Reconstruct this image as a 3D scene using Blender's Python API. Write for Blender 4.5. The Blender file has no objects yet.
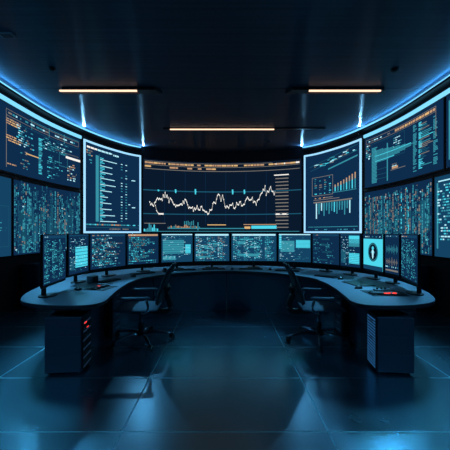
import bpy, math, random
from mathutils import Vector, Matrix
random.seed(7)
R = math.radians
scene = bpy.context.scene
col = scene.collection

# ------------------------------------------------------------------ materials
def srgb(r, g, b):
    f = lambda c: (c/255/12.92) if c/255 <= .04045 else ((c/255+.055)/1.055)**2.4
    return (f(r), f(g), f(b), 1)

def mat(name, rgb, rough=.5, metal=0.0, spec=.5, coat=0.0):
    m = bpy.data.materials.new(name); m.use_nodes = True
    nt = m.node_tree; p = nt.nodes['Principled BSDF']
    p.inputs['Base Color'].default_value = srgb(*rgb)
    p.inputs['Metallic'].default_value = metal
    p.inputs['Specular IOR Level'].default_value = spec
    p.inputs['Coat Weight'].default_value = coat
    n = nt.nodes.new('ShaderNodeTexNoise'); n.inputs['Scale'].default_value = 14
    n.inputs['Detail'].default_value = 5
    tc = nt.nodes.new('ShaderNodeTexCoord'); nt.links.new(tc.outputs['Object'], n.inputs['Vector'])
    mr = nt.nodes.new('ShaderNodeMapRange')
    mr.inputs['To Min'].default_value = max(.02, rough-.05); mr.inputs['To Max'].default_value = min(1, rough+.05)
    nt.links.new(n.outputs['Fac'], mr.inputs['Value']); nt.links.new(mr.outputs['Result'], p.inputs['Roughness'])
    return m

def emit(name, rgb, s=1.0):
    m = bpy.data.materials.new(name); m.use_nodes = True
    nt = m.node_tree; nt.nodes.clear()
    e = nt.nodes.new('ShaderNodeEmission'); o = nt.nodes.new('ShaderNodeOutputMaterial')
    e.inputs['Color'].default_value = srgb(*rgb); e.inputs['Strength'].default_value = s
    nt.links.new(e.outputs[0], o.inputs['Surface'])
    return m

M = {}
M['navy'] = emit('screen navy', (14, 44, 76), 1.0)
M['haze'] = emit('screen haze blue', (22, 74, 96), 1.0)
M['navy_dark'] = emit('screen dark navy', (10, 25, 44), 1.0)
M['navy_mid'] = emit('screen mid blue', (20, 66, 98), 1.0)
M['teal'] = emit('screen teal', (52, 140, 158), 1.1)
M['teal_dim'] = emit('screen dim teal', (26, 84, 108), 1.1)
M['cyan'] = emit('screen cyan', (70, 196, 216), 1.25)
M['ice'] = emit('screen pale ice', (170, 226, 240), 1.2)
M['white'] = emit('screen white', (235, 232, 225), 1.2)
M['orange'] = emit('screen orange', (196, 154, 118), 1.0)
M['amber'] = emit('screen amber', (226, 182, 122), 1.0)
M['beige'] = emit('screen beige', (128, 124, 118), 1.0)
M['red'] = emit('red indicator light', (255, 60, 50), 1.6)
M['blue_led'] = emit('blue indicator light', (38, 92, 142), .8)
M['blue_dim'] = emit('dim blue indicator', (24, 44, 66), .8)
M['led'] = emit('cyan led strip', (118, 200, 240), 1.35)
M['led_frame'] = emit('pale cyan led frame', (150, 206, 242), 1.3)
M['cove'] = emit('blue cove led', (110, 196, 240), 1.6)
M['tape'] = emit('blue fill tape', (70, 160, 230), 30.0)  # strong glow of the added tape, lifts ceiling edge and room
M['warm'] = emit('warm lamp tube', (255, 205, 172), 1.7)

M['black'] = mat('black plastic', (12, 14, 18), .4)
M['bezel'] = mat('black bezel', (8, 10, 14), .3)
M['wall'] = mat('dark navy wall paint', (20, 26, 36), .45)
M['desk'] = mat('blue grey laminate', (120, 138, 156), .42)
M['desk_edge'] = mat('dark desk edge', (26, 32, 42), .4)
M['panel'] = mat('dark desk panel', (44, 56, 74), .4)
M['tower'] = mat('dark brushed metal', (52, 62, 80), .42, .3)
M['fabric'] = mat('dark grey fabric', (70, 84, 100), .75)
M['mesh'] = mat('black mesh fabric', (22, 28, 38), .7)
M['chrome'] = mat('dark polished metal', (120, 130, 145), .25, 1.0)
M['copper'] = mat('copper lamp reflector', (205, 115, 80), .5, .2)
M['key'] = mat('dark keycaps', (38, 42, 50), .45)
M['paper'] = mat('slate notepad', (60, 70, 84), .6)
M['grey'] = mat('grey plastic', (120, 130, 140), .4)

def floor_material():
    m = bpy.data.materials.new('glossy dark floor tile'); m.use_nodes = True
    nt = m.node_tree; p = nt.nodes['Principled BSDF']
    tc = nt.nodes.new('ShaderNodeTexCoord'); sx = nt.nodes.new('ShaderNodeSeparateXYZ')
    nt.links.new(tc.outputs['Object'], sx.inputs[0])
    def joint(out, period, shift):
        a = nt.nodes.new('ShaderNodeMath'); a.operation = 'ADD'; a.inputs[1].default_value = shift
        nt.links.new(out, a.inputs[0])
        b = nt.nodes.new('ShaderNodeMath'); b.operation = 'PINGPONG'; b.inputs[1].default_value = period/2
        nt.links.new(a.outputs[0], b.inputs[0])
        c = nt.nodes.new('ShaderNodeMath'); c.operation = 'LESS_THAN'; c.inputs[1].default_value = .006
        nt.links.new(b.outputs[0], c.inputs[0]); return c.outputs[0]
    j1 = joint(sx.outputs['X'], 1.5, .75); j2 = joint(sx.outputs['Y'], .83, -2.25)
    mx = nt.nodes.new('ShaderNodeMath'); mx.operation = 'MAXIMUM'
    nt.links.new(j1, mx.inputs[0]); nt.links.new(j2, mx.inputs[1])
    n = nt.nodes.new('ShaderNodeTexNoise'); n.inputs['Scale'].default_value = 1.3; n.inputs['Detail'].default_value = 6
    nt.links.new(tc.outputs['Object'], n.inputs['Vector'])
    cr = nt.nodes.new('ShaderNodeMix'); cr.data_type = 'RGBA'
    cr.inputs[6].default_value = srgb(30, 42, 56); cr.inputs[7].default_value = srgb(40, 54, 70)
    nt.links.new(n.outputs['Fac'], cr.inputs[0])
    cj = nt.nodes.new('ShaderNodeMix'); cj.data_type = 'RGBA'; cj.inputs[7].default_value = srgb(8, 11, 16)
    nt.links.new(mx.outputs[0], cj.inputs[0]); nt.links.new(cr.outputs[2], cj.inputs[6])
    nt.links.new(cj.outputs[2], p.inputs['Base Color'])
    mr = nt.nodes.new('ShaderNodeMapRange'); mr.inputs['To Min'].default_value = .22; mr.inputs['To Max'].default_value = .3
    nt.links.new(n.outputs['Fac'], mr.inputs['Value'])
    ad = nt.nodes.new('ShaderNodeMath'); ad.operation = 'MULTIPLY_ADD'; ad.inputs[1].default_value = .2
    nt.links.new(mx.outputs[0], ad.inputs[0]); nt.links.new(mr.outputs['Result'], ad.inputs[2])
    nt.links.new(ad.outputs[0], p.inputs['Roughness'])
    p.inputs['Specular Tint'].default_value = (.45, .85, 1, 1)
    p.inputs['IOR'].default_value = 3.1
    p.inputs['Specular IOR Level'].default_value = .9
    return m
M['floor'] = floor_material()

def ceiling_material():
    m = bpy.data.materials.new('brushed dark ceiling panel'); m.use_nodes = True
    nt = m.node_tree; p = nt.nodes['Principled BSDF']
    tc = nt.nodes.new('ShaderNodeTexCoord'); mp = nt.nodes.new('ShaderNodeMapping')
    mp.inputs['Scale'].default_value = (.25, 14, 1)
    nt.links.new(tc.outputs['Object'], mp.inputs[0])
    n = nt.nodes.new('ShaderNodeTexNoise'); n.inputs['Scale'].default_value = 1.5; n.inputs['Detail'].default_value = 5
    nt.links.new(mp.outputs[0], n.inputs['Vector'])
    cr = nt.nodes.new('ShaderNodeMix'); cr.data_type = 'RGBA'
    cr.inputs[6].default_value = srgb(38, 48, 64); cr.inputs[7].default_value = srgb(84, 100, 124)
    nt.links.new(n.outputs['Fac'], cr.inputs[0]); nt.links.new(cr.outputs[2], p.inputs['Base Color'])
    bp = nt.nodes.new('ShaderNodeBump'); bp.inputs['Strength'].default_value = .12; bp.inputs['Distance'].default_value = .01
    nt.links.new(n.outputs['Fac'], bp.inputs['Height']); nt.links.new(bp.outputs[0], p.inputs['Normal'])
    p.inputs['Roughness'].default_value = .32
    p.inputs['Metallic'].default_value = .35
    p.inputs['IOR'].default_value = 1.7
    p.inputs['Anisotropic'].default_value = 1.0
    tg = nt.nodes.new('ShaderNodeTangent'); tg.direction_type = 'UV_MAP'
    nt.links.new(tg.outputs[0], p.inputs['Tangent'])
    return m
M['ceiling'] = ceiling_material()

# ------------------------------------------------------------------ mesh helpers
class MB:
    def __init__(s): s.v = []; s.f = []; s.m = []; s.mats = []
    def mi(s, k):
        if k not in s.mats: s.mats.append(k)
        return s.mats.index(k)
    def poly(s, pts, k):
        n = len(s.v); s.v += [tuple(p) for p in pts]; s.f.append(tuple(range(n, n+len(pts)))); s.m.append(s.mi(k))
    def box(s, x0, x1, y0, y1, z0, z1, k, T=None):
        n = len(s.v)
        P = [Vector(p) for p in ((x0,y0,z0),(x1,y0,z0),(x1,y1,z0),(x0,y1,z0),(x0,y0,z1),(x1,y0,z1),(x1,y1,z1),(x0,y1,z1))]
        if T is not None: P = [T @ p for p in P]
        s.v += [tuple(p) for p in P]
        for f in ((0,3,2,1),(4,5,6,7),(0,1,5,4),(1,2,6,5),(2,3,7,6),(3,0,4,7)):
            s.f.append(tuple(n+i for i in f)); s.m.append(s.mi(k))
    def prism(s, pts, z0, z1, k, kside=None):
        n = len(s.v); c = len(pts)
        s.v += [(x, y, z0) for x, y in pts] + [(x, y, z1) for x, y in pts]
        s.f.append(tuple(n+i for i in reversed(range(c)))); s.m.append(s.mi(kside or k))
        s.f.append(tuple(n+c+i for i in range(c))); s.m.append(s.mi(k))
        for i in range(c):
            j = (i+1) % c; s.f.append((n+i, n+j, n+c+j, n+c+i)); s.m.append(s.mi(kside or k))
    def tube(s, pts, rad, k, seg=10, T=None, flat=1.0):
        pts = [Vector(p) for p in pts]
        rads = rad if isinstance(rad, (list, tuple)) else [rad]*len(pts)
        n = len(s.v)
        for i, p in enumerate(pts):
            d = (pts[min(i+1, len(pts)-1)]-pts[max(i-1, 0)]).normalized()
            a = d.cross(Vector((0, 0, 1)))
            if a.length < .05: a = d.cross(Vector((0, 1, 0)))
            a.normalize(); b = d.cross(a)
            for q in range(seg):
                t = 2*math.pi*q/seg
                w = p + a*math.cos(t)*rads[i] + b*math.sin(t)*rads[i]*flat
                if T is not None: w = T @ w
                s.v.append(tuple(w))
        for i in range(len(pts)-1):
            for q in range(seg):
                r = (q+1) % seg
                s.f.append((n+i*seg+q, n+i*seg+r, n+(i+1)*seg+r, n+(i+1)*seg+q)); s.m.append(s.mi(k))
        s.f.append(tuple(n+q for q in reversed(range(seg)))); s.m.append(s.mi(k))
        e = n+(len(pts)-1)*seg
        s.f.append(tuple(e+q for q in range(seg))); s.m.append(s.mi(k))
    def build(s, name, parent=None, bevel=0, smooth=False, sub=0):
        me = bpy.data.meshes.new(name); me.from_pydata(s.v, [], s.f)
        for k in s.mats: me.materials.append(M[k])
        me.polygons.foreach_set('material_index', s.m)
        if smooth: me.polygons.foreach_set('use_smooth', [True]*len(s.f))
        me.update()
        o = bpy.data.objects.new(name, me); col.objects.link(o)
        if parent: o.parent = parent
        if bevel:
            b = o.modifiers.new('bevel', 'BEVEL'); b.width = bevel; b.segments = 3; b.limit_method = 'ANGLE'
        if sub:
            b = o.modifiers.new('subsurf', 'SUBSURF'); b.levels = b.render_levels = sub
        return o

def empty(name, loc=(0, 0, 0), rz=0):
    o = bpy.data.objects.new(name, None); col.objects.link(o); o.location = loc; o.rotation_euler = (0, 0, rz)
    o.empty_display_size = .1; return o
def tag(o, label, cat, group=None):
    o['label'] = label; o['category'] = cat
    if group: o['group'] = group
    return o
def struct(o): o['kind'] = 'structure'; return o
def copy_tree(o, parent=None):
    c = o.copy(); col.objects.link(c)
    if parent: c.parent = parent
    for ch in o.children: copy_tree(ch, c)
    return c

def catmull(P, n=10, closed=False):
    out = []; L = len(P); rng = L if closed else L-1
    for i in range(rng):
        g = (lambda j: P[j % L]) if closed else (lambda j: P[max(0, min(L-1, j))])
        p0, p1, p2, p3 = g(i-1), g(i), g(i+1), g(i+2)
        for k in range(n):
            t = k/n
            out.append(tuple(.5*(2*b+(c-a)*t+(2*a-5*b+4*c-d)*t*t+(3*b-a-3*c+d)*t**3) for a, b, c, d in zip(p0, p1, p2, p3)))
    if not closed: out.append(tuple(P[-1]))
    return out

# ------------------------------------------------------------------ the curved wall
XC = -.08; CEIL = 4.14; EYE = 1.45; F = 310.0
half = [(0, 10.42), (1.4, 10.25), (2.62, 9.75), (3.22, 8.95), (3.62, 7.95), (3.88, 6.8), (3.95, 5.45), (3.95, 4.0), (3.95, 2.0), (3.95, 0), (3.95, -2.0)]
pl = [(-x, y) for x, y in reversed(half[1:])] + half
dense = catmull(pl, 24)
mid = min(range(len(dense)), key=lambda i: abs(dense[i][0]) + (0 if dense[i][1] > 8 else 9))
S = [0.0]
for i in range(1, len(dense)): S.append(S[-1]+math.dist(dense[i], dense[i-1]))
S = [v-S[mid] for v in S]
def P2(s):
    import bisect
    i = max(1, min(len(S)-1, bisect.bisect_left(S, s)))
    t = (s-S[i-1])/(S[i]-S[i-1]); a, b = dense[i-1], dense[i]
    x, y = a[0]+(b[0]-a[0])*t, a[1]+(b[1]-a[1])*t
    dx, dy = b[0]-a[0], b[1]-a[1]; l = math.hypot(dx, dy)
    return x, y, (dy/l, -dx/l)          # inward normal (towards the room)
def W(s, z, off=0):
    x, y, n = P2(s)
    return (x+n[0]*off+XC, y+n[1]*off, z)
def s_at(px):                            # arc length at which a sight line from the viewpoint meets the wall
    best = min((i for i in range(len(dense)) if dense[i][1] > .3), key=lambda i: abs(225+F*(dense[i][0]+XC)/dense[i][1]-px))
    return S[best]
def wrect(mb, s0, s1, z0, z1, off, k, thick=0, step=.2):
    n = max(1, int(abs(s1-s0)/step+.5))
    for i in range(n):
        a, b = s0+(s1-s0)*i/n, s0+(s1-s0)*(i+1)/n
        mb.poly((W(a, z0, off), W(b, z0, off), W(b, z1, off), W(a, z1, off)), k)
        if thick:
            o2 = off-thick
            mb.poly((W(a, z1, off), W(b, z1, off), W(b, z1, o2), W(a, z1, o2)), k)
            mb.poly((W(a, z0, o2), W(b, z0, o2), W(b, z0, off), W(a, z0, off)), k)
            mb.poly((W(b, z0, o2), W(a, z0, o2), W(a, z1, o2), W(b, z1, o2)), k)
            if i == 0: mb.poly((W(a, z0, o2), W(a, z0, off), W(a, z1, off), W(a, z1, o2)), k)
            if i == n-1: mb.poly((W(b, z0, off), W(b, z0, o2), W(b, z1, o2), W(b, z1, off)), k)

def wall_piece(name, s0, s1):
    mb = MB(); wrect(mb, s0, s1, 0, CEIL, 0, 'wall', thick=.12, step=.1); struct(mb.build(name))
SB = s_at(365)
wall_piece('wall_back', -SB, SB); wall_piece('wall_left', S[0], -SB); wall_piece('wall_right', SB, S[-1])
mb = MB(); mb.box(-4.1, 4.0, -2.15, -2.03, 0, CEIL, 'wall'); struct(mb.build('wall_front'))
mb = MB(); mb.box(-4.3, 4.2, -2.2, 10.7, -.1, 0, 'floor'); struct(mb.build('floor'))
mb = MB(); ys = [-2.2, -1.4, 1.0, 3.4, 5.8, 8.2, 10.7]
for a, b in zip(ys, ys[1:]): mb.box(-4.3, 4.2, a+.006, b-.006, CEIL, CEIL+.08, 'ceiling')
mb.box(-4.3, 4.2, -2.2, 10.7, CEIL+.05, CEIL+.12, 'black')
ceil = mb.build('ceiling'); struct(ceil)
uv = ceil.data.uv_layers.new(name='UVMap')
for lp in ceil.data.loops:
    v = ceil.data.vertices[lp.vertex_index].co; uv.data[lp.index].uv = (v.y*.1, -v.x*.1)
# skirting along the curve
for nm, a, b in (('baseboard_left', S[0]+.1, -SB), ('baseboard_back', -SB, SB), ('baseboard_right', SB, S[-1]-.1)):
    mb = MB(); wrect(mb, a, b, 0.001, .1, .02, 'black', thick=.02); struct(mb.build(nm))

# ------------------------------------------------------------------ screen graphics
class Wall:
    """graphics surface on the curved wall: u along the arc from left to right, v upwards, both 0..1"""
    def __init__(s, s0, s1, z0, z1, off): s.a = (s0, s1, z0, z1, off); s.w = s1-s0; s.h = z1-z0
    def rect(s, mb, u0, u1, v0, v1, k, lift=.003):
        s0, s1, z0, z1, off = s.a
        wrect(mb, s0+(s1-s0)*u0, s0+(s1-s0)*u1, z0+(z1-z0)*v0, z0+(z1-z0)*v1, off+lift, k)
    def pt(s, u, v, lift=.003):
        s0, s1, z0, z1, off = s.a; return W(s0+(s1-s0)*u, z0+(z1-z0)*v, off+lift)
class Flat:
    def __init__(s, w, h, z0, y): s.w = w; s.h = h; s.z0 = z0; s.y = y
    def rect(s, mb, u0, u1, v0, v1, k, lift=.0015):
        mb.poly([s.pt(u0, v0, lift), s.pt(u1, v0, lift), s.pt(u1, v1, lift), s.pt(u0, v1, lift)], k)
    def pt(s, u, v, lift=.0015): return ((u-.5)*s.w, s.y-lift, s.z0+s.h*v)

rnd = random.random; uni = random.uniform
def dashes(g, mb, u0, u1, v, h, ks, fill=.7, dash=(.02, .07)):
    u = u0
    while u < u1:
        w = uni(*dash)*(.6 if g.w < 1.2 else 1.0)/max(.6, g.w) 
        e = min(u1, u+w)
        if rnd() < fill: g.rect(mb, u, e, v-h/2, v+h/2, random.choice(ks))
        u = e + uni(.008, .02)/max(.6, g.w)
def box_line(g, mb, u0, u1, v0, v1, k, t=.006):
    tu = t*g.h/g.w
    g.rect(mb, u0, u1, v0, v0+t, k); g.rect(mb, u0, u1, v1-t, v1, k)
    g.rect(mb, u0, u0+tu, v0, v1, k); g.rect(mb, u1-tu, u1, v0, v1, k)
def polyline(g, mb, pts, k, t):
    for (a, b), (c, d) in zip(pts, pts[1:]):
        mb.poly([g.pt(a, b-t, .005), g.pt(c, d-t, .005), g.pt(c, d+t, .005), g.pt(a, b+t, .005)], k)
        mb.poly([g.pt(a-t*g.h/g.w*.6, b-t, .006), g.pt(a+t*g.h/g.w*.6, b-t, .006), g.pt(a+t*g.h/g.w*.6, b+t, .006), g.pt(a-t*g.h/g.w*.6, b+t, .006)], k)

def text_block(g, mb, u0, u1, v0, v1, rows, ks, fill=.6, thick=.45):
    dv = (v1-v0)/rows
    for r in range(rows):
        e = u0+(u1-u0)*uni(.35, 1)
        dashes(g, mb, u0, e, v0+dv*(r+.5), dv*thick, ks, fill)

def part(fn, g, name, parent):
    mb = MB(); fn(g, mb)
    if mb.f: return mb.build(name, parent)

# ---- contents: each returns a list of (part name, function)
def c_center():
    def U(x): return (x-143)/159.0
    def V(y): return (231-y)/70.0
    def ticker(g, mb):
        for v, a, b, f in ((.955, .01, .99, .8), (.905, .01, .55, .55)):
            dashes(g, mb, a, b, v, .022, ['orange', 'amber', 'orange'], f, (.05, .2))
        dashes(g, mb, .84, .99, .955, .022, ['white', 'amber'], .9, (.05, .15))
    def rules(g, mb):
        g.rect(mb, .01, .99, .926, .932, 'beige'); g.rect(mb, .01, .99, .868, .876, 'beige')
        g.rect(mb, .01, .82, .975, .98, 'beige')
    def grid(g, mb):
        for u in (.13, .26, .39, .52, .65, .78): g.rect(mb, u, u+.0025, .12, .86, 'navy')
        g.rect(mb, .0, 1, V(191), V(190), 'teal_dim'); g.rect(mb, 0, 1, V(213.6), V(212.7), 'teal_dim')
    def line(g, mb):
        P = [(149.4,201),(153.2,206.6),(157,198),(160.8,199.4),(164.5,193.4),(168.3,200),(171,198),(173,202),(176,204.7),(180.6,203.8),(184.3,199.4),(188,206.6),(191,208.5),(194.7,206.6),(202.3,206.6),(205,210.4),(207.5,213.2),(211.7,205.7),(215.5,200),(218.3,193),(219.5,193),(221,199),(222.6,193),(225,203),(229,208),(231,202),(235,205),(240,201),(243,205),(247,197),(251,201),(253,197),(256,203),(260,199),(263,191),(266,187),(267,193),(269.5,191),(271.5,187),(274,193),(276,191)]
        out = []
        for (a, b), (c, d) in zip(P, P[1:]):
            n = max(1, int((c-a)/.9))
            for i in range(n):
                t = i/n; out.append((U(a+(c-a)*t), V(b+(d-b)*t + uni(-2.3, 2.3))))
        out.append((U(276), V(191)))
        polyline(g, mb, out, 'white', .0085)
        polyline(g, mb, [(U(155), V(205)), (U(156), V(210)), (U(158), V(213))], 'white', .007)
        g.rect(mb, U(158), U(163), V(213.8), V(212.4), 'white', .006)
    def marks(g, mb):
        for x, h in ((158, .8), (175, 1.8), (195, 2.6), (233, 2.4), (245, 2.2)):
            mb.poly([g.pt(U(x-1), V(190.5-h), .006), g.pt(U(x-.6), V(190.5+h), .006), g.pt(U(x+1.2), V(190.5), .006)][::-1], 'cyan')
            g.rect(mb, U(x-.6), U(x+.6), V(190.5+h), V(190.5-h), 'cyan', .0055)
    def volume(g, mb):
        for i in range(9): g.rect(mb, U(143.5+i*1.6), U(144.8+i*1.6), V(230), V(uni(222, 228)), random.choice(['teal', 'cyan', 'teal_dim']))
        g.rect(mb, U(144), U(165), V(222.6), V(222), 'beige'); g.rect(mb, U(167), U(200), V(227.6), V(226.8), 'teal')
        for i in range(22): g.rect(mb, U(167+i*1.5), U(168+i*1.5), V(226.6), V(uni(223, 226)), random.choice(['orange', 'teal', 'orange', 'beige']))
        for i in range(6): g.rect(mb, U(183.5+i*1.8), U(184.3+i*1.8), V(224), V(uni(218.5, 222)), 'teal')
        g.rect(mb, U(197), U(198), V(229), V(221), 'teal'); g.rect(mb, U(207), U(226), V(224), V(223.1), 'amber')
        g.rect(mb, U(199), U(246), V(227.6), V(226.7), 'teal'); g.rect(mb, U(244), U(277), V(223.6), V(222.9), 'orange')
        g.rect(mb, U(245), U(251), V(227.5), V(225.2), 'amber'); g.rect(mb, U(252), U(277.5), V(227.5), V(224.4), 'cyan')
        g.rect(mb, U(143.5), U(300), V(230.3), V(229.8), 'teal')
    def scale(g, mb):
        g.rect(mb, U(275), U(289.5), V(175.6), V(174.6), 'white')
        for i in range(15): g.rect(mb, U(276+uni(0, .8)), U(289.2), V(179.0+i*3.4), V(178.1+i*3.4), 'beige')
        g.rect(mb, U(276), U(289.2), V(214), V(212.6), 'white')
    return [('ticker_text', ticker), ('ticker_rule', rules), ('chart_grid', grid), ('price_line', line), ('chart_marker', marks), ('volume_bars', volume), ('price_scale', scale)]

def c_left_frame():
    def title(g, mb):
        dashes(g, mb, .04, .5, .945, .02, ['ice', 'white'], .95, (.04, .14)); dashes(g, mb, .52, .62, .935, .02, ['ice'], 1, (.03, .06))
        for v in (.905, .88, .855): dashes(g, mb, .03, .14, v, .014, ['orange', 'beige', 'teal'], .9)
    def column(g, mb):
        g.rect(mb, .2, .255, .12, .88, 'teal'); g.rect(mb, .262, .275, .1, .9, 'teal_dim')
        for i in range(46): g.rect(mb, .21, .24, .13+i*.0165, .138+i*.0165, 'cyan')
    def bars(g, mb):
        for i in range(42):
            v = .12+i*.018
            L = uni(.02, .1) if i % 4 else uni(.14, .33)
            g.rect(mb, .28, .28+L, v, v+.009, 'cyan' if i % 4 else 'ice')
    def dots(g, mb):
        for i in range(22):
            v = .13+i*.034
            for u in (.66, .745):
                if rnd() < .8: g.rect(mb, u, u+.03, v, v+.01, 'teal' if rnd() < .6 else 'ice')
        for u, v, w in ((.85, .66, .07), (.84, .33, .03), (.86, .31, .06), (.8, .345, .03), (.08, .8, .05), (.1, .77, .03)): g.rect(mb, u, u+w, v, v+.012, 'ice' if v < .7 else 'teal')
    def foot(g, mb):
        dashes(g, mb, .02, .98, .085, .014, ['teal', 'orange', 'cyan', 'teal'], .85, (.02, .09)); g.rect(mb, .02, .98, .05, .056, 'teal_dim')
        dashes(g, mb, .4, .8, .035, .014, ['beige'], .6)
    return [('title_text', title), ('value_column', column), ('bar_chart', bars), ('value_table', dots), ('footer_text', foot)]

def c_right_frame():
    def head(g, mb):
        for (a, b), (c, d) in (((.08, .84), (.95, .965)), ((.1, .79), (.95, .9))):
            polyline(g, mb, [(a, b), (c, d)], 'teal_dim', .003)
        for i in range(26):
            u = .12+uni(0, .75); vv = .8+u*.12+uni(-.01, .05); g.rect(mb, u, u+uni(.03, .1), vv, vv+.011, random.choice(['ice', 'teal', 'beige', 'beige', 'cyan']))
        polyline(g, mb, [(.42, .775), (.95, .845)], 'teal', .008)
    def upper(g, mb):
        box_line(g, mb, .12, .5, .46, .7, 'beige', .006)
        for i in range(4): 
            u = .16+i*.09
            for j in range(8):
                if rnd() < .7: g.rect(mb, u, u+uni(.01, .05), .48+j*.027, .492+j*.027, random.choice(['teal', 'cyan', 'beige']))
        g.rect(mb, .5, .93, .475, .482, 'teal')
        for i in range(8):
            u = .53+i*.052; h = .07+i*.012
            g.rect(mb, u, u+.022, .49, .49+h, 'teal' if i % 2 else 'cyan'); g.rect(mb, u, u+.022, .49+h*.7, .49+h*1.15, 'orange')
    def lower(g, mb):
        g.rect(mb, .14, .62, .405, .412, 'beige'); dashes(g, mb, .14, .5, .43, .012, ['orange', 'beige'], .6)
        g.rect(mb, .14, .85, .37, .385, 'beige')
        for i in range(15):
            u = .14+i*.047; h = uni(.06, .2)
            g.rect(mb, u, u+.02, .365-h, .365, random.choice(['teal', 'cyan', 'teal', 'ice']))
            g.rect(mb, u+.02, u+.033, .365-h*.5, .365, 'teal_dim')
    def foot(g, mb):
        g.rect(mb, .05, .95, .06, .067, 'teal'); dashes(g, mb, .05, .9, .03, .014, ['teal'], .3)
    return [('header_text', head), ('bar_chart', upper), ('hanging_bar_chart', lower), ('footer_rule', foot)]

def c_left_upper():
    def header(g, mb):
        box_line(g, mb, .16, .98, .83, .93, 'beige', .007); g.rect(mb, .4, .98, .945, .952, 'teal')
        dashes(g, mb, .18, .96, .88, .026, ['ice', 'beige', 'teal'], .6, (.03, .12))
        g.rect(mb, .16, .165, .06, .85, 'beige'); g.rect(mb, .16, .98, .79, .796, 'teal_dim')
        for u in (.42, .62, .8): g.rect(mb, u, u+.006, .8, .97, 'teal')
    def orange(g, mb):
        for v, n in ((.72, 3), (.47, 3)):
            for i in range(n): dashes(g, mb, .16, .3, v+i*.035, .018, ['orange', 'amber'], .9, (.03, .1))
        dashes(g, mb, .17, .26, .12, .018, ['orange'], .8); g.rect(mb, .36, .5, .36, .378, 'amber')
    def rows(g, mb):
        text_block(g, mb, .26, .48, .45, .78, 9, ['teal', 'ice', 'beige', 'cyan'], .55, .5)
        for i in range(24): g.rect(mb, .5, .5+uni(.02, .05), .1+i*.026, .116+i*.026, random.choice(['teal', 'cyan']))
        text_block(g, mb, .55, .95, .56, .78, 6, ['teal', 'teal_dim', 'ice'], .7, .5)
        text_block(g, mb, .6, .82, .06, .5, 12, ['teal', 'teal_dim', 'cyan'], .45, .5)
        text_block(g, mb, .3, .42, .1, .4, 9, ['beige', 'teal'], .4, .5)
    def blocks(g, mb):
        g.rect(mb, .82, 1, .53, .575, 'white'); box_line(g, mb, .74, .84, .35, .6, 'teal', .006)
        text_block(g, mb, .84, .99, .1, .45, 8, ['beige', 'ice', 'orange'], .5, .5)
        g.rect(mb, .7, .98, .62, .626, 'beige')
    return [('header_text', header), ('orange_text', orange), ('data_rows', rows), ('data_blocks', blocks)]

def c_right_upper():
    def header(g, mb):
        box_line(g, mb, .02, .93, .87, .955, 'beige', .007)
        dashes(g, mb, .42, .92, .912, .04, ['orange', 'amber', 'orange'], .92, (.03, .12)); dashes(g, mb, .04, .4, .91, .02, ['beige', 'ice'], .3)
        g.rect(mb, .925, .93, .5, .95, 'beige')
    def histogram(g, mb):
        for i in range(26):
            v = .06+i*.027; 
            g.rect(mb, .1, .16+uni(0, .02), v, v+.02, 'teal')
        for i in range(12):
            v = .45+i*.02; L = .12+.45*max(0, 1-abs(i-5)/6.0)
            g.rect(mb, .14, .14+L, v, v+.014, random.choice(['teal', 'cyan', 'teal']))
        g.rect(mb, .31, .325, .05, .75, 'teal')
        text_block(g, mb, .02, .1, .55, .85, 7, ['beige', 'ice', 'teal'], .8, .6)
        for v in (.12, .2, .3): g.rect(mb, .16, .31, v, v+.008, 'teal_dim')
    def box(g, mb):
        box_line(g, mb, .1, .55, .46, .84, 'teal_dim', .006); text_block(g, mb, .4, .53, .6, .8, 5, ['teal', 'ice'], .8, .4)
        g.rect(mb, .36, .56, .22, .23, 'beige'); g.rect(mb, .38, .46, .24, .28, 'orange'); text_block(g, mb, .38, .56, .24, .34, 3, ['beige', 'ice'], .7, .4)
    def columns(g, mb):
        for u, k in ((.66, 'teal'), (.73, 'cyan'), (.9, 'teal')):
            for i in range(34): 
                if rnd() < .85: g.rect(mb, u, u+uni(.02, .05), .08+i*.0225, .095+i*.0225, k)
        for i in range(26):
            v = .14+i*.026; g.rect(mb, .74, .74+uni(.02, .16), v, v+.012, random.choice(['teal', 'cyan', 'teal_dim', 'beige']))
    return [('header_text', header), ('histogram', histogram), ('outlined_table', box), ('value_columns', columns)]

def c_dense(warm=.2):
    def towers(g, mb):
        n = 46
        for i in range(30):
            u = uni(0, .94); a = uni(.02, .4); g.rect(mb, u, u+uni(.015, .05), a, a+uni(.2, .58), random.choice(['navy_mid', 'haze', 'navy_mid', 'haze', 'teal_dim']), .0015)
        for i in range(n):
            u = i/n; w = uni(.6, .95)/n; v = .02; top = uni(.82, .985)
            k0 = random.choices(['teal', 'teal_dim', 'beige', 'navy_mid', 'cyan'], [3, 4, 6*warm, 3, .3])[0]
            while v < top:
                h = uni(.006, .05)
                if rnd() < .8: g.rect(mb, u+uni(0, .3)/n, u+w, v, v+h, k0 if rnd() < .75 else random.choice(['teal', 'teal_dim', 'teal_dim', 'beige']))
                v += h+uni(.003, .015)
    def glints(g, mb):
        for i in range(70):
            u, v = uni(.01, .96), uni(.03, .95); g.rect(mb, u, u+uni(.006, .022), v, v+uni(.006, .016), random.choice(['ice', 'beige', 'cyan', 'teal', 'orange']), .005)
    return [('data_towers', towers), ('data_glints', glints)]

def c_sparse():
    def rows(g, mb):
        text_block(g, mb, .04, .4, .2, .9, 20, ['teal', 'cyan', 'ice'], .6, .5)
        g.rect(mb, .03, .05, .1, .92, 'teal')
        text_block(g, mb, .6, .95, .15, .6, 14, ['teal_dim', 'teal'], .5, .4)
    def marks(g, mb):
        g.rect(mb, .05, .5, .93, .945, 'ice'); g.rect(mb, .3, .32, .86, .96, 'orange'); box_line(g, mb, .55, .97, .12, .64, 'teal_dim', .005)
    return [('data_rows', rows), ('header_marks', marks)]

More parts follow.
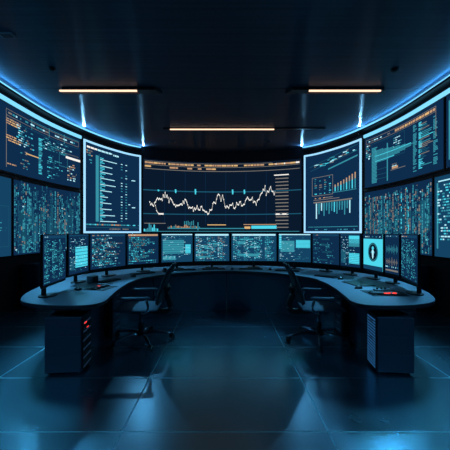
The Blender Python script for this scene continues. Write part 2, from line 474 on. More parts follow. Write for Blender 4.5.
# ---- wall screens
KEEP = {'price_line', 'histogram', 'value_column', 'round_emblem'}
def wall_screen(name, label, s0, s1, z0, z1, bg, content, frame=False, off=.05, bez=.03):
    s_m = (s0+s1)/2
    t = tag(empty(name, W(s_m, z0, 0)), label, 'screen', 'video wall screens')
    inv = t.location.copy()
    def fin(o):
        o.data.transform(Matrix.Translation(-inv)); return o
    mb = MB(); wrect(mb, s0, s1, z0, z1, off-.008, 'bezel', thick=off-.008)
    fin(mb.build('housing', t))
    mb = MB(); wrect(mb, s0+bez, s1-bez, z0+bez, z1-bez, off, bg, thick=.007)
    g = Wall(s0+bez, s1-bez, z0+bez, z1-bez, off)
    for pn, fn in content:
        if pn not in KEEP: fn(g, mb)
    d = fin(mb.build('display', t))
    for pn, fn in content:
        if pn not in KEEP: continue
        o = part(fn, g, pn, d)
        if o: fin(o)
    if frame:
        mb = MB(); w = .05; o2 = off+.02
        wrect(mb, s0, s1, z1-w, z1, o2, 'led_frame', thick=.03); wrect(mb, s0, s1, z0, z0+w, o2, 'led_frame', thick=.03)
        wrect(mb, s0, s0+w, z0+w, z1-w, o2, 'led_frame', thick=.03); wrect(mb, s1-w, s1, z0+w, z1-w, o2, 'led_frame', thick=.03)
        fin(mb.build('led_frame', t))
    return t

a = s_at(142.5); b = s_at(301.5)
wall_screen('wall_screen', 'wide central wall screen with white price line chart and orange ticker rows', a+.0, b+.04, 1.42, 3.79, 'navy_dark', c_center(), bez=.02)
wall_screen('wall_screen', 'wall screen left of the big line chart, glowing frame around one teal column chart', s_at(82.5), s_at(141)-.01, 1.42, 3.85, 'navy', c_left_frame(), True)
wall_screen('wall_screen', 'glowing framed wall screen right of the line chart, two bar charts, orange tops', s_at(304)+.01, s_at(363.5), 1.42, 3.85, 'navy', c_right_frame(), True)
sl, sr = s_at(79.5), s_at(366)
LU = (s_at(-16), s_at(9), s_at(435.5), s_at(447.5))
wall_screen('wall_screen', 'upper left wall screen with boxed header, orange words and a white block', LU[0], sl, 2.53, 3.82, 'navy', c_left_upper())
wall_screen('wall_screen', 'upper right wall screen with long orange header and teal histogram', sr, LU[3]-.01, 2.53, 3.82, 'navy', c_right_upper())
wall_screen('wall_screen', 'lower left wall screen packed with teal towers of data, behind the leftmost monitors', LU[1]+.01, sl, .98, 2.47, 'navy', c_dense(.15))
wall_screen('wall_screen', 'lower right wall screen packed with beige and teal data, behind the rightmost monitors', sr, LU[2]-.01, .98, 2.47, 'navy', c_dense(.45))
wall_screen('wall_screen', 'plain blue wall screen cut by the left picture edge below the boxed header', LU[1]-2.0, LU[1]-.01, .98, 2.47, 'navy_mid', c_sparse())
wall_screen('wall_screen', 'blue wall screen with pale rows cut by the right picture edge, lower row', LU[2]+.01, LU[2]+2.0, .98, 2.47, 'navy_mid', c_sparse())
wall_screen('wall_screen', 'sliver of wall screen at the right picture edge in the upper row', LU[3]+.01, LU[3]+2.0, 2.53, 3.82, 'navy', c_sparse())
wall_screen('wall_screen', 'upper row wall screen added just outside the left picture edge for reflections', LU[0]-2.0, LU[0]-.01, 2.53, 3.82, 'navy', c_sparse())  # unseen screen, added for its glow and reflections

# LED strips
def strip(name, label, s0, s1, z0, z1, off, k, thick=.02):
    mb = MB(); wrect(mb, s0, s1, z0, z1, off, k, thick=thick, step=.12)
    return tag(mb.build(name), label, 'light strip')
E = 8.8
strip('led_strip', 'bright cyan light strip curving over the left wall screens', S[0]+2.5, sl, 3.825, 3.895, .07, 'led', .065)
strip('led_strip', 'bright cyan light strip curving over the right wall screens', sr, S[-1]-2.5, 3.825, 3.895, .07, 'led', .065)
strip('cove_light', 'thin blue cove light along the ceiling edge at left', S[0]+1.5, s_at(141), 4.105, 4.13, .05, 'cove', .045)
strip('cove_light', 'thin blue cove light along the ceiling edge at right', s_at(303), S[-1]-1.5, 4.105, 4.13, .05, 'cove', .045)

n_trim = 0
for sa, sb in ((S[0]+.1, s_at(141)), (s_at(303), S[-1]-.1)):
    n_trim += 1
    mb = MB(); wrect(mb, sa, sb, 3.99, 4.03, .16, 'black', thick=.16, step=.12); struct(mb.build('trim_%d' % n_trim))
strip('fill_tape', 'blue fill tape added behind the dark ledge above the left wall screens', S[0]+.2, s_at(141)-.05, 4.032, 4.04, .1, 'tape', .03)  # added glow source for the ceiling halo and general brightness
strip('fill_tape', 'blue fill tape added behind the dark ledge above the right wall screens', s_at(303)+.05, S[-1]-.2, 4.032, 4.04, .1, 'tape', .03)
def fill_light(s, power, tgt, length=1.1, spread=38):  # area lights added as blue fill for desk, floor and chairs
    p = Vector(W(s, 3.975, .12)); x, y, nn = P2(s)
    L = bpy.data.lights.new('added_fill', 'AREA'); L.shape = 'RECTANGLE'; L.size = length; L.size_y = .05
    L.color = FILL_TINT; L.energy = power; L.spread = R(spread)
    o = bpy.data.objects.new('added_fill', L); col.objects.link(o); o.location = p
    z = (p-Vector(tgt)).normalized(); tx = Vector((-nn[1], nn[0], 0)); tx = (tx-z*tx.dot(z)).normalized(); ty = z.cross(tx)
    o.rotation_euler = Matrix((tx, ty, z)).transposed().to_euler()
FILL_TINT = (.12, .58, 1.0)
for sg in (-1, 1):
    for sv, tgt in ((4.9, (sg*.9, 5.6, .7)), (6.3, (sg*1.8, 4.3, .7)), (7.7, (sg*1.9, 3.7, .7))):
        fill_light(sg*sv, 9, tgt, spread=34)
    fill_light(sg*13.2, 10, (sg*1.5, 3.5, .3), spread=50)  # unseen pair behind the viewpoint, added to brighten the tower fronts

def uplight(px, label):  # small spot lamps with housings, added to make the ceiling streaks
    s = s_at(px); p = Vector(W(s, 3.965, .10)); t = tag(empty('added_corner_uplight', p), label, 'uplight')
    mb = MB(); mb.tube([(0, 0, -.03), (0, 0, .02)], [.02, .03], 'black', 16); mb.build('housing', t)
    L = bpy.data.lights.new('added_streak_lamp', 'SPOT'); L.energy = 26; L.color = (.22, .6, 1.0); L.shadow_soft_size = .03; L.spot_size = R(150); L.spot_blend = .6
    o = bpy.data.objects.new('added_streak_lamp', L); col.objects.link(o); o.location = p+Vector((0, 0, .10)); 
    d = Vector((-p.x*.5, -6, 1.2)); o.rotation_euler = d.to_track_quat('-Z', 'Y').to_euler()
uplight(80.5, 'tiny added uplight where the left cyan strip meets the framed screen')
uplight(142, 'tiny added uplight at the top corner between framed left screen and central screen')
uplight(302.5, 'tiny added uplight at the top corner between central screen and framed right screen')
uplight(363.5, 'tiny added uplight where the right cyan strip meets the framed screen')

# low cabinets under the side screens
def cabinet(sa, sb, label):
    t = tag(empty('wall_cabinet', W((sa+sb)/2, 0, .2)), label, 'cabinet'); inv = t.location.copy()
    def fin(o): o.data.transform(Matrix.Translation(-inv))
    mb = MB(); wrect(mb, sa, sb, .0, .82, .3, 'panel', thick=.275); fin(mb.build('body', t))
    for i in range(2):
        a0 = sa+(sb-sa)*i/2+.03; b0 = sa+(sb-sa)*(i+1)/2-.03
        mb = MB(); wrect(mb, a0, b0, .08, .78, .318, 'tower', thick=.017); d = mb.build('door', t); fin(d)
        mb = MB(); h = b0-.07 if i == 0 else a0+.05
        wrect(mb, h, h+.02, .5, .66, .335, 'chrome', thick=.017); fin(mb.build('handle', d))
cabinet(s_at(20), s_at(42), 'low dark cabinet below the left wall screens')
cabinet(s_at(414), s_at(431), 'low dark cabinet below the right wall screens')

# ------------------------------------------------------------------ desk
XD = .03
outer = [(0, 6.72), (.9, 6.6), (1.7, 6.2), (2.28, 5.62), (2.52, 5.0), (2.55, 4.5), (2.46, 3.95), (2.34, 3.55), (2.16, 3.24), (1.9, 3.09), (1.6, 3.04), (1.37, 3.07), (1.29, 3.22)]
inner = [(1.32, 3.5), (1.38, 4.0), (1.39, 4.55), (1.27, 5.0), (.8, 5.5), (0, 5.78)]
h2 = outer+inner
loop = h2 + [(-x, y) for x, y in reversed(h2[1:-1])]
loop = catmull(loop, 6, True)
loop = loop[::-1]
area = sum(a[0]*b[1]-b[0]*a[1] for a, b in zip(loop, loop[1:]+loop[:1]))
if area < 0: loop = loop[::-1]
desk = tag(empty('control_desk', (XD, 4.6, 0)), 'large U shaped dark control desk with blue grey top carrying the row of monitors', 'desk')
def D(p): return (p[0], p[1]-4.6)
mb = MB(); mb.prism([D(p) for p in loop], .69, .73, 'desk', 'desk_edge'); mb.build('worktop', desk, bevel=.008)
def offset_path(P, d):
    out = []
    for i, p in enumerate(P):
        a = P[max(0, i-1)]; b = P[min(len(P)-1, i+1)]; dx, dy = b[0]-a[0], b[1]-a[1]; l = math.hypot(dx, dy)
        out.append((p[0]+dy/l*d, p[1]-dx/l*d))
    return out
pp = [(1.74, 3.42), (1.74, 3.9), (1.68, 4.6), (1.45, 5.15), (.85, 5.6), (0, 5.83)]
pp = catmull(pp + [(-x, y) for x, y in reversed(pp[:-1])], 8)
n = len(pp); cuts = [0, 13, 27, n//2, n-1-27, n-1-13, n-1]
for a, b in zip(cuts, cuts[1:]):
    seg = pp[a:b+1]; inn = offset_path(seg, .0); out = offset_path(seg, .04)
    # shrink ends slightly to leave the joint visible
    poly = [D(p) for p in inn] + [D(p) for p in reversed(out)]
    ar = sum(p[0]*q[1]-q[0]*p[1] for p, q in zip(poly, poly[1:]+poly[:1]))
    if ar < 0: poly = poly[::-1]
    cx = sum(p[0] for p in poly)/len(poly); cy = sum(p[1] for p in poly)/len(poly)
    L = max(.2, math.dist(seg[0], seg[-1])); k = 1-.012/L
    poly = [(cx+(x-cx)*k, cy+(y-cy)*k) for x, y in poly]
    mb = MB(); mb.prism(poly, .0, .69, 'panel'); mb.build('modesty_panel', desk)
for sg in (-1, 1):
    fr = [(2.2, 3.7), (2.05, 3.4), (1.85, 3.25), (1.55, 3.22), (1.48, 3.4), (1.52, 4.2), (2.2, 4.2)]
    poly = [D((sg*x, y)) for x, y in fr]
    if sg > 0: poly = poly[::-1]
    mb = MB(); mb.prism(poly, .635, .689, 'black'); mb.build('under_frame', desk)
    mb = MB(); mb.box(sg*2.3-.02, sg*2.3+.02, 4.1-4.6, 5.2-4.6, 0, .69, 'panel'); mb.build('side_panel', desk)

# towers under the wings
def slots(mb, x0, x1, y, z0, z1, n, k):
    for i in range(n):
        z = z0+(z1-z0)*i/n; mb.box(x0, x1, y-.004, y, z, z+(z1-z0)/n*.6, k)
def tower(x, y, rz, label, left):
    t = tag(empty('computer_tower', (x, y, 0), rz), label, 'computer tower')
    mb = MB(); mb.box(-.18, .18, -.14, .14, .02, .585, 'tower'); mb.build('case', t, bevel=.008)
    for xx in (-.14, .14):
        for yy in (-.1, .1):
            mb = MB(); mb.tube([(xx, yy, 0), (xx, yy, .022)], .018, 'black'); mb.build('rubber_foot', t)
    for i in range(3):
        mb = MB(); mb.box(-.172, .172, -.145, -.1405, .03+i*.185, .205+i*.185, 'tower'); mb.build('front_panel', t, bevel=.003)
    sx = 1 if left else -1
    mb = MB(); a = sx*.1815; 
    mb.box(min(a, a+sx*.008), max(a, a+sx*.008), -.125, .125, .04, .57, 'black')
    g = mb.build('grille', t)
    mb = MB(); a = sx*.190
    for i in range(17):
        z = .055+i*.03
        for j in range(3):
            y0 = -.115+j*.078
            if left:
                k = 'blue_dim' if (i*7+j*3) % 3 == 0 else 'key'
            else:
                k = 'blue_led' if (j, i % 6) != (1, 3) else 'blue_dim'
            mb.box(min(a, a+sx*.003), max(a, a+sx*.003), y0, y0+.066, z, z+.014, k)
    mb.build('slot_lights' , g)
    if left:
        mb = MB(); mb.box(.190, .195, -.09, -.03, .5, .512, 'red'); mb.build('red_indicator', g)
        mb = MB(); mb.box(.190, .195, -.02, .03, .44, .448, 'red'); mb.build('red_indicator', g)
tower(-1.655, 3.28, R(6), 'dark computer tower with red lights under the left desk end', True)
tower(1.745, 3.28, R(-6), 'dark computer tower with blue lit slots under the right desk end', False)

# slim equipment racks on the inner side of each wing
def rack(x, y, rz, label, k):
    t = tag(empty('equipment_rack', (x, y, 0), rz), label, 'rack')
    mb = MB(); mb.box(-.022, .03, -.16, .16, 0, .6, 'black'); mb.build('housing', t, bevel=.004)
    for i in range(6):
        mb = MB(); mb.box(-.03, -.0225, -.14, .14, .04+i*.093, .12+i*.093, 'tower'); u = mb.build('drive_unit', t)
        mb = MB(); mb.box(-.036, -.03, -.1, .02, .075+i*.093, .085+i*.093, k); u2 = mb.build('handle', u)
rack(1.635, 4.42, 0, 'slim black equipment rack behind the right office chair', 'grey')
rack(-1.575, 4.42, R(180), 'slim black equipment rack behind the left office chair', 'grey')

# ------------------------------------------------------------------ monitors
ZT, ZB = 1.425, .835
def m_code(bgk='navy', ks=('teal', 'ice', 'cyan'), rows=18, fill=.6, top='navy_mid', cols=2, haze='haze'):
    def bar(g, mb): g.rect(mb, .02, .98, .93, .99, top); dashes(g, mb, .04, .5, .96, .022, ['ice', 'orange'], .5, (.02, .08))
    def rows_(g, mb):
        for i in range(7):
            u = uni(.03, .6); v = uni(.08, .8); g.rect(mb, u, u+uni(.1, .35), v, v+uni(.03, .1), haze, .0008)
        for c in range(cols):
            a = .04+c*(.94/cols); text_block(g, mb, a, a+.88/cols, .08, .9, rows, list(ks), fill, .5)
    def foot(g, mb): dashes(g, mb, .03, .95, .04, .02, ['teal'], .5)
    return bgk, [('title_bar', bar), ('text_rows', rows_), ('status_row', foot)]
def m_block(bgk, blocks, ks=('teal', 'ice'), top='ice'):
    def bar(g, mb): g.rect(mb, .01, .99, .955, .99, top)
    def blk(g, mb):
        for u0, u1, v0, v1, k in blocks: g.rect(mb, u0, u1, v0, v1, k)
    def rows_(g, mb):
        for u0, u1, v0, v1, k in blocks[:2]: 
            for i in range(6): g.rect(mb, u0, u1, v0+(v1-v0)*(i+.4)/6, v0+(v1-v0)*(i+.55)/6, 'navy_mid', .0025)
        text_block(g, mb, .04, .96, .05, .92, 22, list(ks), .35, .35)
    return bgk, [('title_bar', bar), ('data_blocks', blk), ('text_rows', rows_)]
def m_emblem():
    def bar(g, mb): g.rect(mb, 0, 1, .87, 1, 'navy'); dashes(g, mb, .05, .9, .93, .03, ['teal', 'ice'], .6); g.rect(mb, 0, 1, 0, .12, 'navy_mid')
    def ring(g, mb):
        N = 32; k = g.h/g.w
        for r0, r1, kk, l in ((0, .235, 'navy_dark', .002), (.2, .215, 'teal', .003)):
            for i in range(N):
                a, b = 2*math.pi*i/N, 2*math.pi*(i+1)/N
                q = [(r0, a), (r1, a), (r1, b), (r0, b)]
                pts = [g.pt(.52+r*math.cos(t)*k, .5+r*1.12*math.sin(t), l) for r, t in q]
                mb.poly(pts[::-1] if False else pts, kk)
    def fig(g, mb):
        k = g.h/g.w
        N = 14
        mb.poly([g.pt(.52+.05*k*math.cos(2*math.pi*i/N), .61+.055*math.sin(2*math.pi*i/N), .0045) for i in range(N)], 'cyan')
        mb.poly([g.pt(.52+a*k, b, .0045) for a, b in ((-.05, .54), (-.03, .36), (0, .3), (.03, .36), (.05, .54), (0, .57))], 'ice')
        g.rect(mb, .52-.09*k, .52+.09*k, .47, .52, 'teal', .004)
    return 'cyan', [('title_bar', bar), ('round_emblem', ring), ('emblem_figure', fig)]
def m_wave():
    def bar(g, mb): g.rect(mb, .03, .97, .93, .98, 'navy_mid'); dashes(g, mb, .06, .9, .955, .02, ['ice'], .5)
    def tr(g, mb):
        for v, k in ((.62, 'teal'), (.3, 'beige')):
            for i in range(26):
                h = uni(.01, .13)*abs(math.sin(i*.6)); u = .06+i*.034; g.rect(mb, u, u+.016, v-h, v+h, k)
        g.rect(mb, .05, .95, .06, .1, 'beige'); dashes(g, mb, .05, .95, .17, .03, ['ice', 'teal'], .6)
    return 'navy', [('title_bar', bar), ('waveform', tr)]
mon = [
 # A, B, content, foot shift, label
 ((-1.99, 3.36), (-2.05, 3.95), m_code('navy', ('teal', 'cyan', 'teal', 'teal_dim'), 30, .85, cols=3), -.16, 'leftmost desk monitor, angled, with dense teal code columns'),
 ((-2.13, 4.19), (-2.09, 4.70), m_block('navy', [(.3, .95, .15, .68, 'cyan'), (.05, .25, .1, .4, 'teal_dim')], top='navy_mid'), 0, 'second monitor from the left desk end, with one tall cyan block'),
 ((-2.10, 4.79), (-1.76, 5.42), m_code('navy', ('teal', 'teal', 'teal_dim', 'ice', 'cyan', 'beige'), 20, .8, cols=1), 0, 'third monitor from the left desk end with wide rows of mixed text'),
 ((-1.75, 5.50), (-1.28, 5.88), m_code('navy', ('cyan', 'teal', 'teal', 'teal', 'teal_dim', 'beige'), 16, .9, 'orange', 1), 0, 'fourth monitor from the left desk end, teal bands and orange title'),
 ((-1.24, 5.95), (-.66, 6.15), m_block('navy_mid', [(.04, .72, .3, .78, 'teal'), (.76, .94, .3, .62, 'cyan'), (.04, .45, .08, .22, 'teal')], top='ice'), 0, 'monitor behind the left chair back with two teal blocks'),
 ((-.63, 6.2), (.07, 6.27), m_code('navy_mid', ('ice', 'teal', 'cyan', 'beige'), 24, .8, 'ice', 3, 'teal'), 0, 'monitor left of the desk centre with dense pale text'),
 ((.11, 6.28), (1.02, 6.24), m_code('navy_mid', ('ice', 'teal', 'teal', 'cyan'), 24, .8, 'ice', 4, 'teal'), 0, 'widest monitor right of the desk centre with three text columns'),
 ((1.05, 6.2), (1.64, 5.98), m_block('navy_mid', [(.55, .98, .5, .78, 'cyan'), (.02, .09, .45, .95, 'cyan'), (.06, .5, .35, .75, 'teal')], top='ice'), 0, 'monitor behind the right chair back with a pale cyan block at its right'),
 ((1.65, 5.9), (2.0, 5.47), m_code('navy', ('teal_dim', 'teal'), 14, .3, 'navy_mid'), 0, 'darkest monitor on the right wing, nearly empty navy screen'),
 ((2.0, 5.42), (2.19, 5.06), m_block('navy', [(.45, .97, .1, .42, 'cyan'), (.45, .97, .62, .85, 'teal'), (.45, .97, .72, .95, 'cyan'), (.04, .3, .1, .5, 'teal_dim')], top='navy_mid'), 0, 'narrow looking monitor on the right wing with stacked cyan blocks'),
 ((2.235, 5.04), (2.29, 4.53), m_emblem(), 0, 'cyan monitor showing a dark round emblem with a figure'),
 ((2.31, 4.51), (2.335, 4.19), m_wave(), 0, 'slim monitor between the emblem screen and the rightmost monitor'),
 ((2.335, 4.14), (2.15, 3.49), m_code('navy', ('teal', 'cyan', 'teal', 'navy_mid'), 30, .8, cols=3), .2, 'rightmost desk monitor, angled, with teal code down its left'),
]
def make_monitor(A, B, content, fs, label, tilt=0):
    A = Vector((A[0]+XD*.6, A[1])); B = Vector((B[0]+XD*.6, B[1])); C = (A+B)/2; d = B-A; w = d.length+.012
    t = tag(empty('monitor', (C.x, C.y, .73), math.atan2(d.y, d.x)), label, 'monitor', 'monitors along the desk')
    z0, z1 = ZB-.73, ZT-.73
    mb = MB(); mb.box(-w/2, w/2, 0, .03, z0, z1, 'bezel'); mb.build('housing', t, bevel=.004)
    bgk, parts = content; bz = .01
    mb = MB(); mb.box(-w/2+bz, w/2-bz, -.002, .001, z0+bz+.02, z1-bz, bgk)
    g = Flat(w-2*bz, z1-z0-2*bz-.02, z0+bz+.02, -.002)
    for pn, fn in parts:
        if pn not in KEEP: fn(g, mb)
    dsp = mb.build('display', t)
    for pn, fn in parts:
        if pn in KEEP: part(fn, g, pn, dsp)
    mb = MB(); mb.tube([(fs, .055, .012), (fs, .05, z0+.2)], [.026, .02], 'black', 12); mb.box(fs-.06, fs+.06, .03, .05, z0+.08, z0+.24, 'black')
    mb.build('stand_neck', t, bevel=.002)
    mb = MB(); N = 24
    fw = min(.13, w*.3)
    mb.prism([(fs+fw*math.cos(2*math.pi*i/N), .01+.09*math.sin(2*math.pi*i/N)) for i in range(N)], 0, .014, 'black'); mb.build('stand_foot', t, bevel=.003)
for A, B, c, fs, lab in mon: make_monitor(A, B, c, fs, lab)

# ------------------------------------------------------------------ chairs
def make_chair(label):
    t = tag(empty('office_chair'), label, 'chair', 'office chairs at the desk')
    # seat with waterfall front
    mb = MB(); nx, ny = 8, 8
    top = []; 
    for side in (1, 0):
        for i in range(nx+1):
            for j in range(ny+1):
                u, v = i/nx, j/ny; x = -.22+.5*u; wy = .25*(1-.12*(2*u-1)**4)
                y = (2*v-1)*wy
                edge = max(abs(2*u-1), abs(2*v-1))**6
                z = (.49-.022*edge-.02*max(0, u-.75)*4*.6) if side else .43+.012*edge
                mb.v.append((x, y, z))
    K = (nx+1)*(ny+1)
    for i in range(nx):
        for j in range(ny):
            q = (i*(ny+1)+j, (i+1)*(ny+1)+j, (i+1)*(ny+1)+j+1, i*(ny+1)+j+1)
            mb.f.append(q); mb.m.append(mb.mi('fabric')); mb.f.append(tuple(K+k for k in reversed(q))); mb.m.append(mb.mi('fabric'))
    ring = [i*(ny+1) for i in range(nx+1)] + [nx*(ny+1)+j for j in range(1, ny+1)] + [i*(ny+1)+ny for i in range(nx-1, -1, -1)] + [j for j in range(ny-1, 0, -1)]
    for a, b in zip(ring, ring[1:]+ring[:1]): mb.f.append((b, a, K+a, K+b)); mb.m.append(mb.mi('fabric'))
    mb.build('seat', t, smooth=True, sub=1)
    # backrest
    prof = catmull([(-.235, .52), (-.245, .62), (-.285, .75), (-.335, .9), (-.40, 1.03)], 4)
    mb = MB(); ny = 8; P = []
    for i, (x, z) in enumerate(prof):
        f = i/(len(prof)-1); hw = .23*(1-.28*f**2)*(1 if f < .93 else .86)*(.88 if f < .06 else 1)
        for j in range(ny+1):
            v = 2*j/ny-1; P.append((x+.045*v*v, hw*v, z-.012*v*v*(f > .9)))
    for dx in (0, -.03): mb.v += [(x+dx, y, z-dx*.3) for x, y, z in P]
    K = len(P); n1 = ny+1
    for i in range(len(prof)-1):
        for j in range(ny):
            q = (i*n1+j, i*n1+j+1, (i+1)*n1+j+1, (i+1)*n1+j); mb.f.append(q); mb.m.append(mb.mi('mesh'))
            mb.f.append(tuple(K+k for k in reversed(q))); mb.m.append(mb.mi('mesh'))
    ring = [j for j in range(n1)] + [i*n1+ny for i in range(1, len(prof))] + [(len(prof)-1)*n1+j for j in range(ny-1, -1, -1)] + [i*n1 for i in range(len(prof)-2, 0, -1)]
    for a, b in zip(ring, ring[1:]+ring[:1]): mb.f.append((b, a, K+a, K+b)); mb.m.append(mb.mi('mesh'))
    bk = mb.build('backrest', t, smooth=True, sub=1)
    mb = MB()
    for sg in (-1, 1):
        mb.tube([(x-.02+.045*.75, sg*.2*(1-.28*(i/(len(prof)-1))**2), z) for i, (x, z) in enumerate(prof)], .012, 'black', 8)
    mb.tube([(-.30, -.17, .72), (-.325, 0, .72), (-.30, .17, .72)], .014, 'black', 8)
    mb.build('back_frame', bk, smooth=True)
    mb = MB()
    mb.tube(catmull([(-.06, 0, .41), (-.22, 0, .385), (-.33, 0, .40), (-.345, 0, .48), (-.31, 0, .60), (-.315, 0, .72)], 5), .022, 'black', 10, flat=1.8)
    mb.build('back_support', t, smooth=True)
    for sg in (-1, 1):
        mb = MB(); mb.tube(catmull([(-.02, sg*.2, .425), (-.08, sg*.285, .43), (-.13, sg*.29, .5), (-.11, sg*.285, .61)], 5), .014, 'chrome', 10)
        ar = mb.build('armrest', t, smooth=True)
        mb = MB(); mb.tube([(-.15, sg*.285, .628), (-.12, sg*.285, .632), (.16, sg*.285, .632), (.2, sg*.285, .622)], [.02, .034, .03, .018], 'fabric', 12, flat=.45); mb.build('arm_pad', ar, smooth=True)
    mb = MB(); mb.box(-.12, .1, -.09, .09, .385, .432, 'black'); mb.tube([(.02, -.09, .405), (.04, -.24, .40)], .007, 'black', 8); mb.build('tilt_mechanism', t, bevel=.006)
    mb = MB(); mb.tube([(0, 0, .1), (0, 0, .24)], .032, 'black', 16); mb.tube([(0, 0, .2), (0, 0, .39)], .02, 'chrome', 16); mb.build('gas_column', t, smooth=False)
    mb = MB(); mb.tube([(0, 0, .075), (0, 0, .125)], .05, 'black', 20); mb.build('base_hub', t, bevel=.004)
    for k in range(5):
        a = R(72*k+44); c, s_ = math.cos(a), math.sin(a)
        mb = MB(); mb.tube([(c*r, s_*r, z) for r, z in ((.03, .105), (.15, .11), (.28, .092), (.37, .072))], [.026, .022, .018, .013], 'chrome', 10)
        lg = mb.build('base_leg', t, smooth=True)
        mb = MB(); mb.tube([(c*.365, s_*.365, .045), (c*.365, s_*.365, .078)], .008, 'black', 8)
        T = Matrix.Translation((c*.365, s_*.365, .031)) @ Matrix.Rotation(a+.7, 4, 'Z')
        for o in (-.02, .006): mb.tube([(0, o, 0), (0, o+.014, 0)], .031, 'black', 16, T)
        mb.build('caster', lg)
    return t
ch = make_chair('office chair at the left wing, its back towards the room centre, facing left')
ch.scale = (1.12, 1.1, 1)
ch.location = (-1.12, 4.14, 0); ch.rotation_euler.z = R(180+4)
c2 = copy_tree(ch); c2['label'] = 'office chair at the right wing, its back towards the room centre, facing right'
c2.location = (1.25, 4.14, 0); c2.rotation_euler.z = R(-4)

# ------------------------------------------------------------------ desk accessories
DZ = .731
def keyboard(x, y, rz, label, w=.42, d=.14, lights=None, mat_=False):
    t = tag(empty('keyboard', (x, y, DZ + (.005 if mat_ else 0)), rz), label, 'keyboard', 'keyboards on the desk')
    mb = MB(); mb.box(-w/2, w/2, -d/2, d/2, 0, .014, 'black'); mb.build('case', t, bevel=.004)
    mb = MB(); nx, ny = 15, 5
    for i in range(nx):
        for j in range(ny):
            x0 = -w/2+.012+i*(w-.024)/nx; y0 = -d/2+.01+j*(d-.02)/ny
            k = 'red' if lights and (i, j) in lights else 'key'
            mb.box(x0, x0+(w-.024)/nx*.82, y0, y0+(d-.02)/ny*.8, .014, .021, k)
    mb.build('keys', t)
def mouse(x, y, rz, label):
    t = tag(empty('computer_mouse', (x, y, DZ), rz), label, 'mouse', 'computer mice on the desk')
    mb = MB(); n = 8; rings = 6
    for r in range(rings+1):
        f = r/rings; rr = math.cos(f*math.pi/2)
        for q in range(16):
            a = 2*math.pi*q/16; mb.v.append((.034*max(rr, .02)*math.cos(a), .058*max(rr, .02)*math.sin(a), .036*math.sin(f*math.pi/2)))
    for r in range(rings):
        for q in range(16): mb.f.append((r*16+q, r*16+(q+1) % 16, (r+1)*16+(q+1) % 16, (r+1)*16+q)); mb.m.append(mb.mi('black'))
    mb.f.append(tuple(reversed(range(16)))); mb.m.append(0)
    mb.build('shell', t, smooth=True)
    mb = MB(); mb.tube([(-.004, .026, .033), (.004, .026, .033)], .008, 'grey', 10); mb.build('scroll_wheel', t)
def slab(name, x, y, rz, w, d, h, k, label, cat, bev=.003):
    mb = MB(); mb.box(-w/2, w/2, -d/2, d/2, 0, h, k); o = mb.build(name, None, bevel=bev)
    o.location = (x, y, DZ); o.rotation_euler.z = rz; return tag(o, label, cat)

# left wing
slab('desk_mat', -1.60, 3.98, R(78), .34, .3, .004, 'mesh', 'dark desk mat under the pink lit keyboard on the left wing', 'desk mat', .001)
keyboard(-1.62, 3.98, R(78), 'keyboard with one red light, on a dark mat at the left wing', .3, .13, {(7, 2), (8, 2), (8, 3)}, True)
mouse(-1.83, 3.86, R(60), 'black mouse in front of the leftmost monitor')
def speaker(x, y, rz, label):
    t = tag(empty('desk_speaker', (x, y, DZ), rz), label, 'speaker')
    mb = MB(); mb.box(-.07, .07, -.045, .045, 0, .1, 'grey'); mb.build('case', t, bevel=.008)
    mb = MB(); mb.box(-.06, .06, -.052, -.046, .012, .088, 'mesh'); mb.build('grille', t, bevel=.003)
    mb = MB(); mb.tube([(0.0, -.052, .05), (0, -.056, .05)], .025, 'black', 20); mb.build('speaker_cone', t)
speaker(-1.88, 4.4, R(75), 'small grey box speaker in front of the second left monitor')
keyboard(-1.70, 4.55, R(68), 'black keyboard in front of the third left monitor', .36, .13)
mouse(-1.47, 4.98, R(60), 'black mouse between the two rear keyboards of the left wing')
keyboard(-1.42, 5.35, R(42), 'black keyboard below the fourth left monitor', .42, .14)
# centre
keyboard(-.78, 5.86, R(14), 'black keyboard below the monitor with two teal blocks', .44, .13)
keyboard(-.22, 5.98, R(4), 'black keyboard below the dense pale monitor left of the desk centre', .44, .13)
keyboard(.5, 6.0, R(-2), 'black keyboard below the widest monitor', .46, .13)
keyboard(1.15, 5.72, R(-20), 'black keyboard below the monitor behind the right chair back', .44, .13)
mouse(.14, 5.97, R(5), 'black mouse between the two central keyboards')
mouse(.86, 5.9, R(-5), 'black mouse right of the widest monitor keyboard')
def phone(x, y, rz, label):
    t = tag(empty('desk_phone', (x, y, DZ), rz), label, 'phone')
    mb = MB(); mb.prism([(-.09, -.08), (.09, -.08), (.09, .08), (-.09, .08)], 0, .03, 'black'); mb.build('body', t, bevel=.006)
    mb = MB(); mb.box(.0, .075, -.06, .04, .03, .035, 'key'); mb.build('keypad', t, bevel=.001)
    mb = MB(); mb.tube([(-.055, -.085, .05), (-.055, -.06, .058), (-.055, .06, .058), (-.055, .085, .05)], [.022, .017, .017, .022], 'black', 12); mb.build('handset', t, smooth=True)
phone(-1.03, 5.6, R(20), 'black desk phone beside the left chair back')
# right wing
keyboard(1.62, 4.98, R(-52), 'black keyboard below the nearly empty navy monitor', .36, .13)
mouse(1.76, 4.72, R(-60), 'black mouse behind the slate tablet')
t = tag(empty('tablet', (1.84, 4.3, DZ), R(-80)), 'flat black tablet lying below the emblem monitor', 'tablet')
mb = MB(); mb.box(-.2, .2, -.13, .13, 0, .009, 'black'); mb.build('body', t, bevel=.003)
mb = MB(); mb.box(-.185, .185, -.115, .115, .009, .0105, 'bezel'); mb.build('glass', t)
mouse(1.70, 3.95, R(-70), 'black mouse just behind the red lit keyboard mat')
slab('desk_mat', 1.87, 3.64, R(0), .42, .34, .004, 'mesh', 'dark desk mat at the right desk end under the red lit keyboard', 'desk mat', .001)
keyboard(1.87, 3.58, R(-2), 'keyboard with glowing red keys at the right desk end', .38, .15, {(5, 0), (6, 0), (7, 0), (9, 0), (10, 0), (8, 1), (10, 1)}, True)
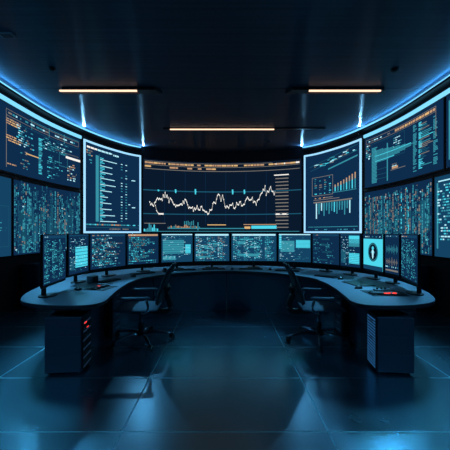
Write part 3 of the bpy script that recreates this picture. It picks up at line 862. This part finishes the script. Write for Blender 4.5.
t = tag(empty('control_pad', (1.9, 3.77, DZ+.005), R(12)), 'grey knobbed control pad behind the red lit keyboard', 'control pad')
mb = MB(); mb.box(-.09, .09, -.035, .035, 0, .022, 'grey'); mb.build('body', t, bevel=.006)
for i in range(3):
    mb = MB(); mb.tube([(-.055+i*.055, 0, .022), (-.055+i*.055, 0, .04)], .012, 'black', 16); mb.build('knob', t, bevel=.002)

# ------------------------------------------------------------------ ceiling fixtures
def lamp(x0, x1, l0, l1, y, label, w=.13, hgt=.07, slant=.1):
    cx = (x0+x1)/2
    t = tag(empty('linear_lamp', (cx, y, CEIL-hgt)), label, 'ceiling lamp', 'linear lamps on the ceiling')
    mb = MB(); a, b = x0-cx, x1-cx
    mb.prism([(a+slant, -w/2), (b-slant, -w/2), (b, w/2), (a, w/2)], .012, hgt, 'black'); mb.build('housing', t, bevel=.004)
    mb = MB(); mb.prism([(l0-cx, -w/2+.04), (l1-cx, -w/2+.04), (l1-cx, w/2-.01), (l0-cx, w/2-.01)], .004, .0125, 'copper'); mb.build('reflector', t)
    mb = MB(); mb.box(l0-cx, l1-cx, -w/2+.0, -w/2+.036, -.012, .013, 'warm'); mb.build('light_tube', t, bevel=.004)
    for xx in (l0-cx-.012, l1-cx+.002):
        mb = MB(); mb.box(xx, xx+.01, -w/2-.002, -w/2+.04, -.014, .014, 'black'); mb.build('end_cap', t)
lamp(-3.12, -1.2, -3.07, -1.63, 5.82, 'warm linear ceiling lamp on the left, dark end at its right', .17)
lamp(1.15, 3.05, 1.555, 2.89, 5.82, 'warm linear ceiling lamp on the right, dark end at its left', .17)
lamp(-1.6, 2.6, -1.42, 1.27, 8.03, 'long thin warm ceiling lamp in the middle, nearest the curved wall', .08, .04, .0)
def detector(x, y, r, label, name='smoke_detector', cat='smoke detector'):
    t = tag(empty(name, (x, y, CEIL-.05)), label, cat)
    mb = MB(); mb.tube([(0, 0, .02), (0, 0, .05)], r, 'black', 24); mb.build('base', t, bevel=.003)
    mb = MB(); mb.tube([(0, 0, .0), (0, 0, .02)], [r*.5, r*.8], 'black', 24); mb.build('cap', t, bevel=.002)
dpos = lambda px, py: ((px-225)*(F*2.69/(232-py))/F, F*2.69/(232-py))
detector(*dpos(395, 69), .06, 'round black detector on the ceiling right of the right lamp')
detector(*dpos(52, 68), .05, 'round black detector on the ceiling above the left lamp')
def spot(px, py, label, k='grey'):
    x, y = dpos(px, py)
    t = tag(empty('ceiling_speaker', (x, y, CEIL-.03)), label, 'ceiling speaker')
    mb = MB(); mb.box(-.09, .09, -.05, .05, 0, .03, k); mb.build('body', t, bevel=.005)
    mb = MB(); 
    for i in range(5): mb.box(-.07, .07, -.04+i*.017, -.033+i*.017, -.003, 0, 'black')
    mb.build('slats', t)
spot(7, 34, 'small grey ceiling box near the upper left corner')
spot(172, 141, 'small ceiling vent left of the middle, near the curved wall')
spot(268, 141, 'small ceiling vent right of the middle, near the curved wall')

# ------------------------------------------------------------------ camera, world
cam = bpy.data.cameras.new('camera'); co = bpy.data.objects.new('camera', cam); col.objects.link(co)
co.location = (0, 0, EYE); co.rotation_euler = (R(90), 0, 0)
cam.sensor_width = 36; cam.lens = F/450*36; cam.shift_y = 7/450; cam.clip_start = .05
scene.camera = co
w = bpy.data.worlds.new('world'); scene.world = w; w.use_nodes = True
w.node_tree.nodes['Background'].inputs[0].default_value = (.02, .05, .1, 1)
w.node_tree.nodes['Background'].inputs[1].default_value = .2
scene.view_settings.view_transform = 'Standard'; scene.view_settings.look = 'None'
scene.view_settings.exposure = 0; scene.view_settings.gamma = 1; scene.view_settings.use_curve_mapping = False
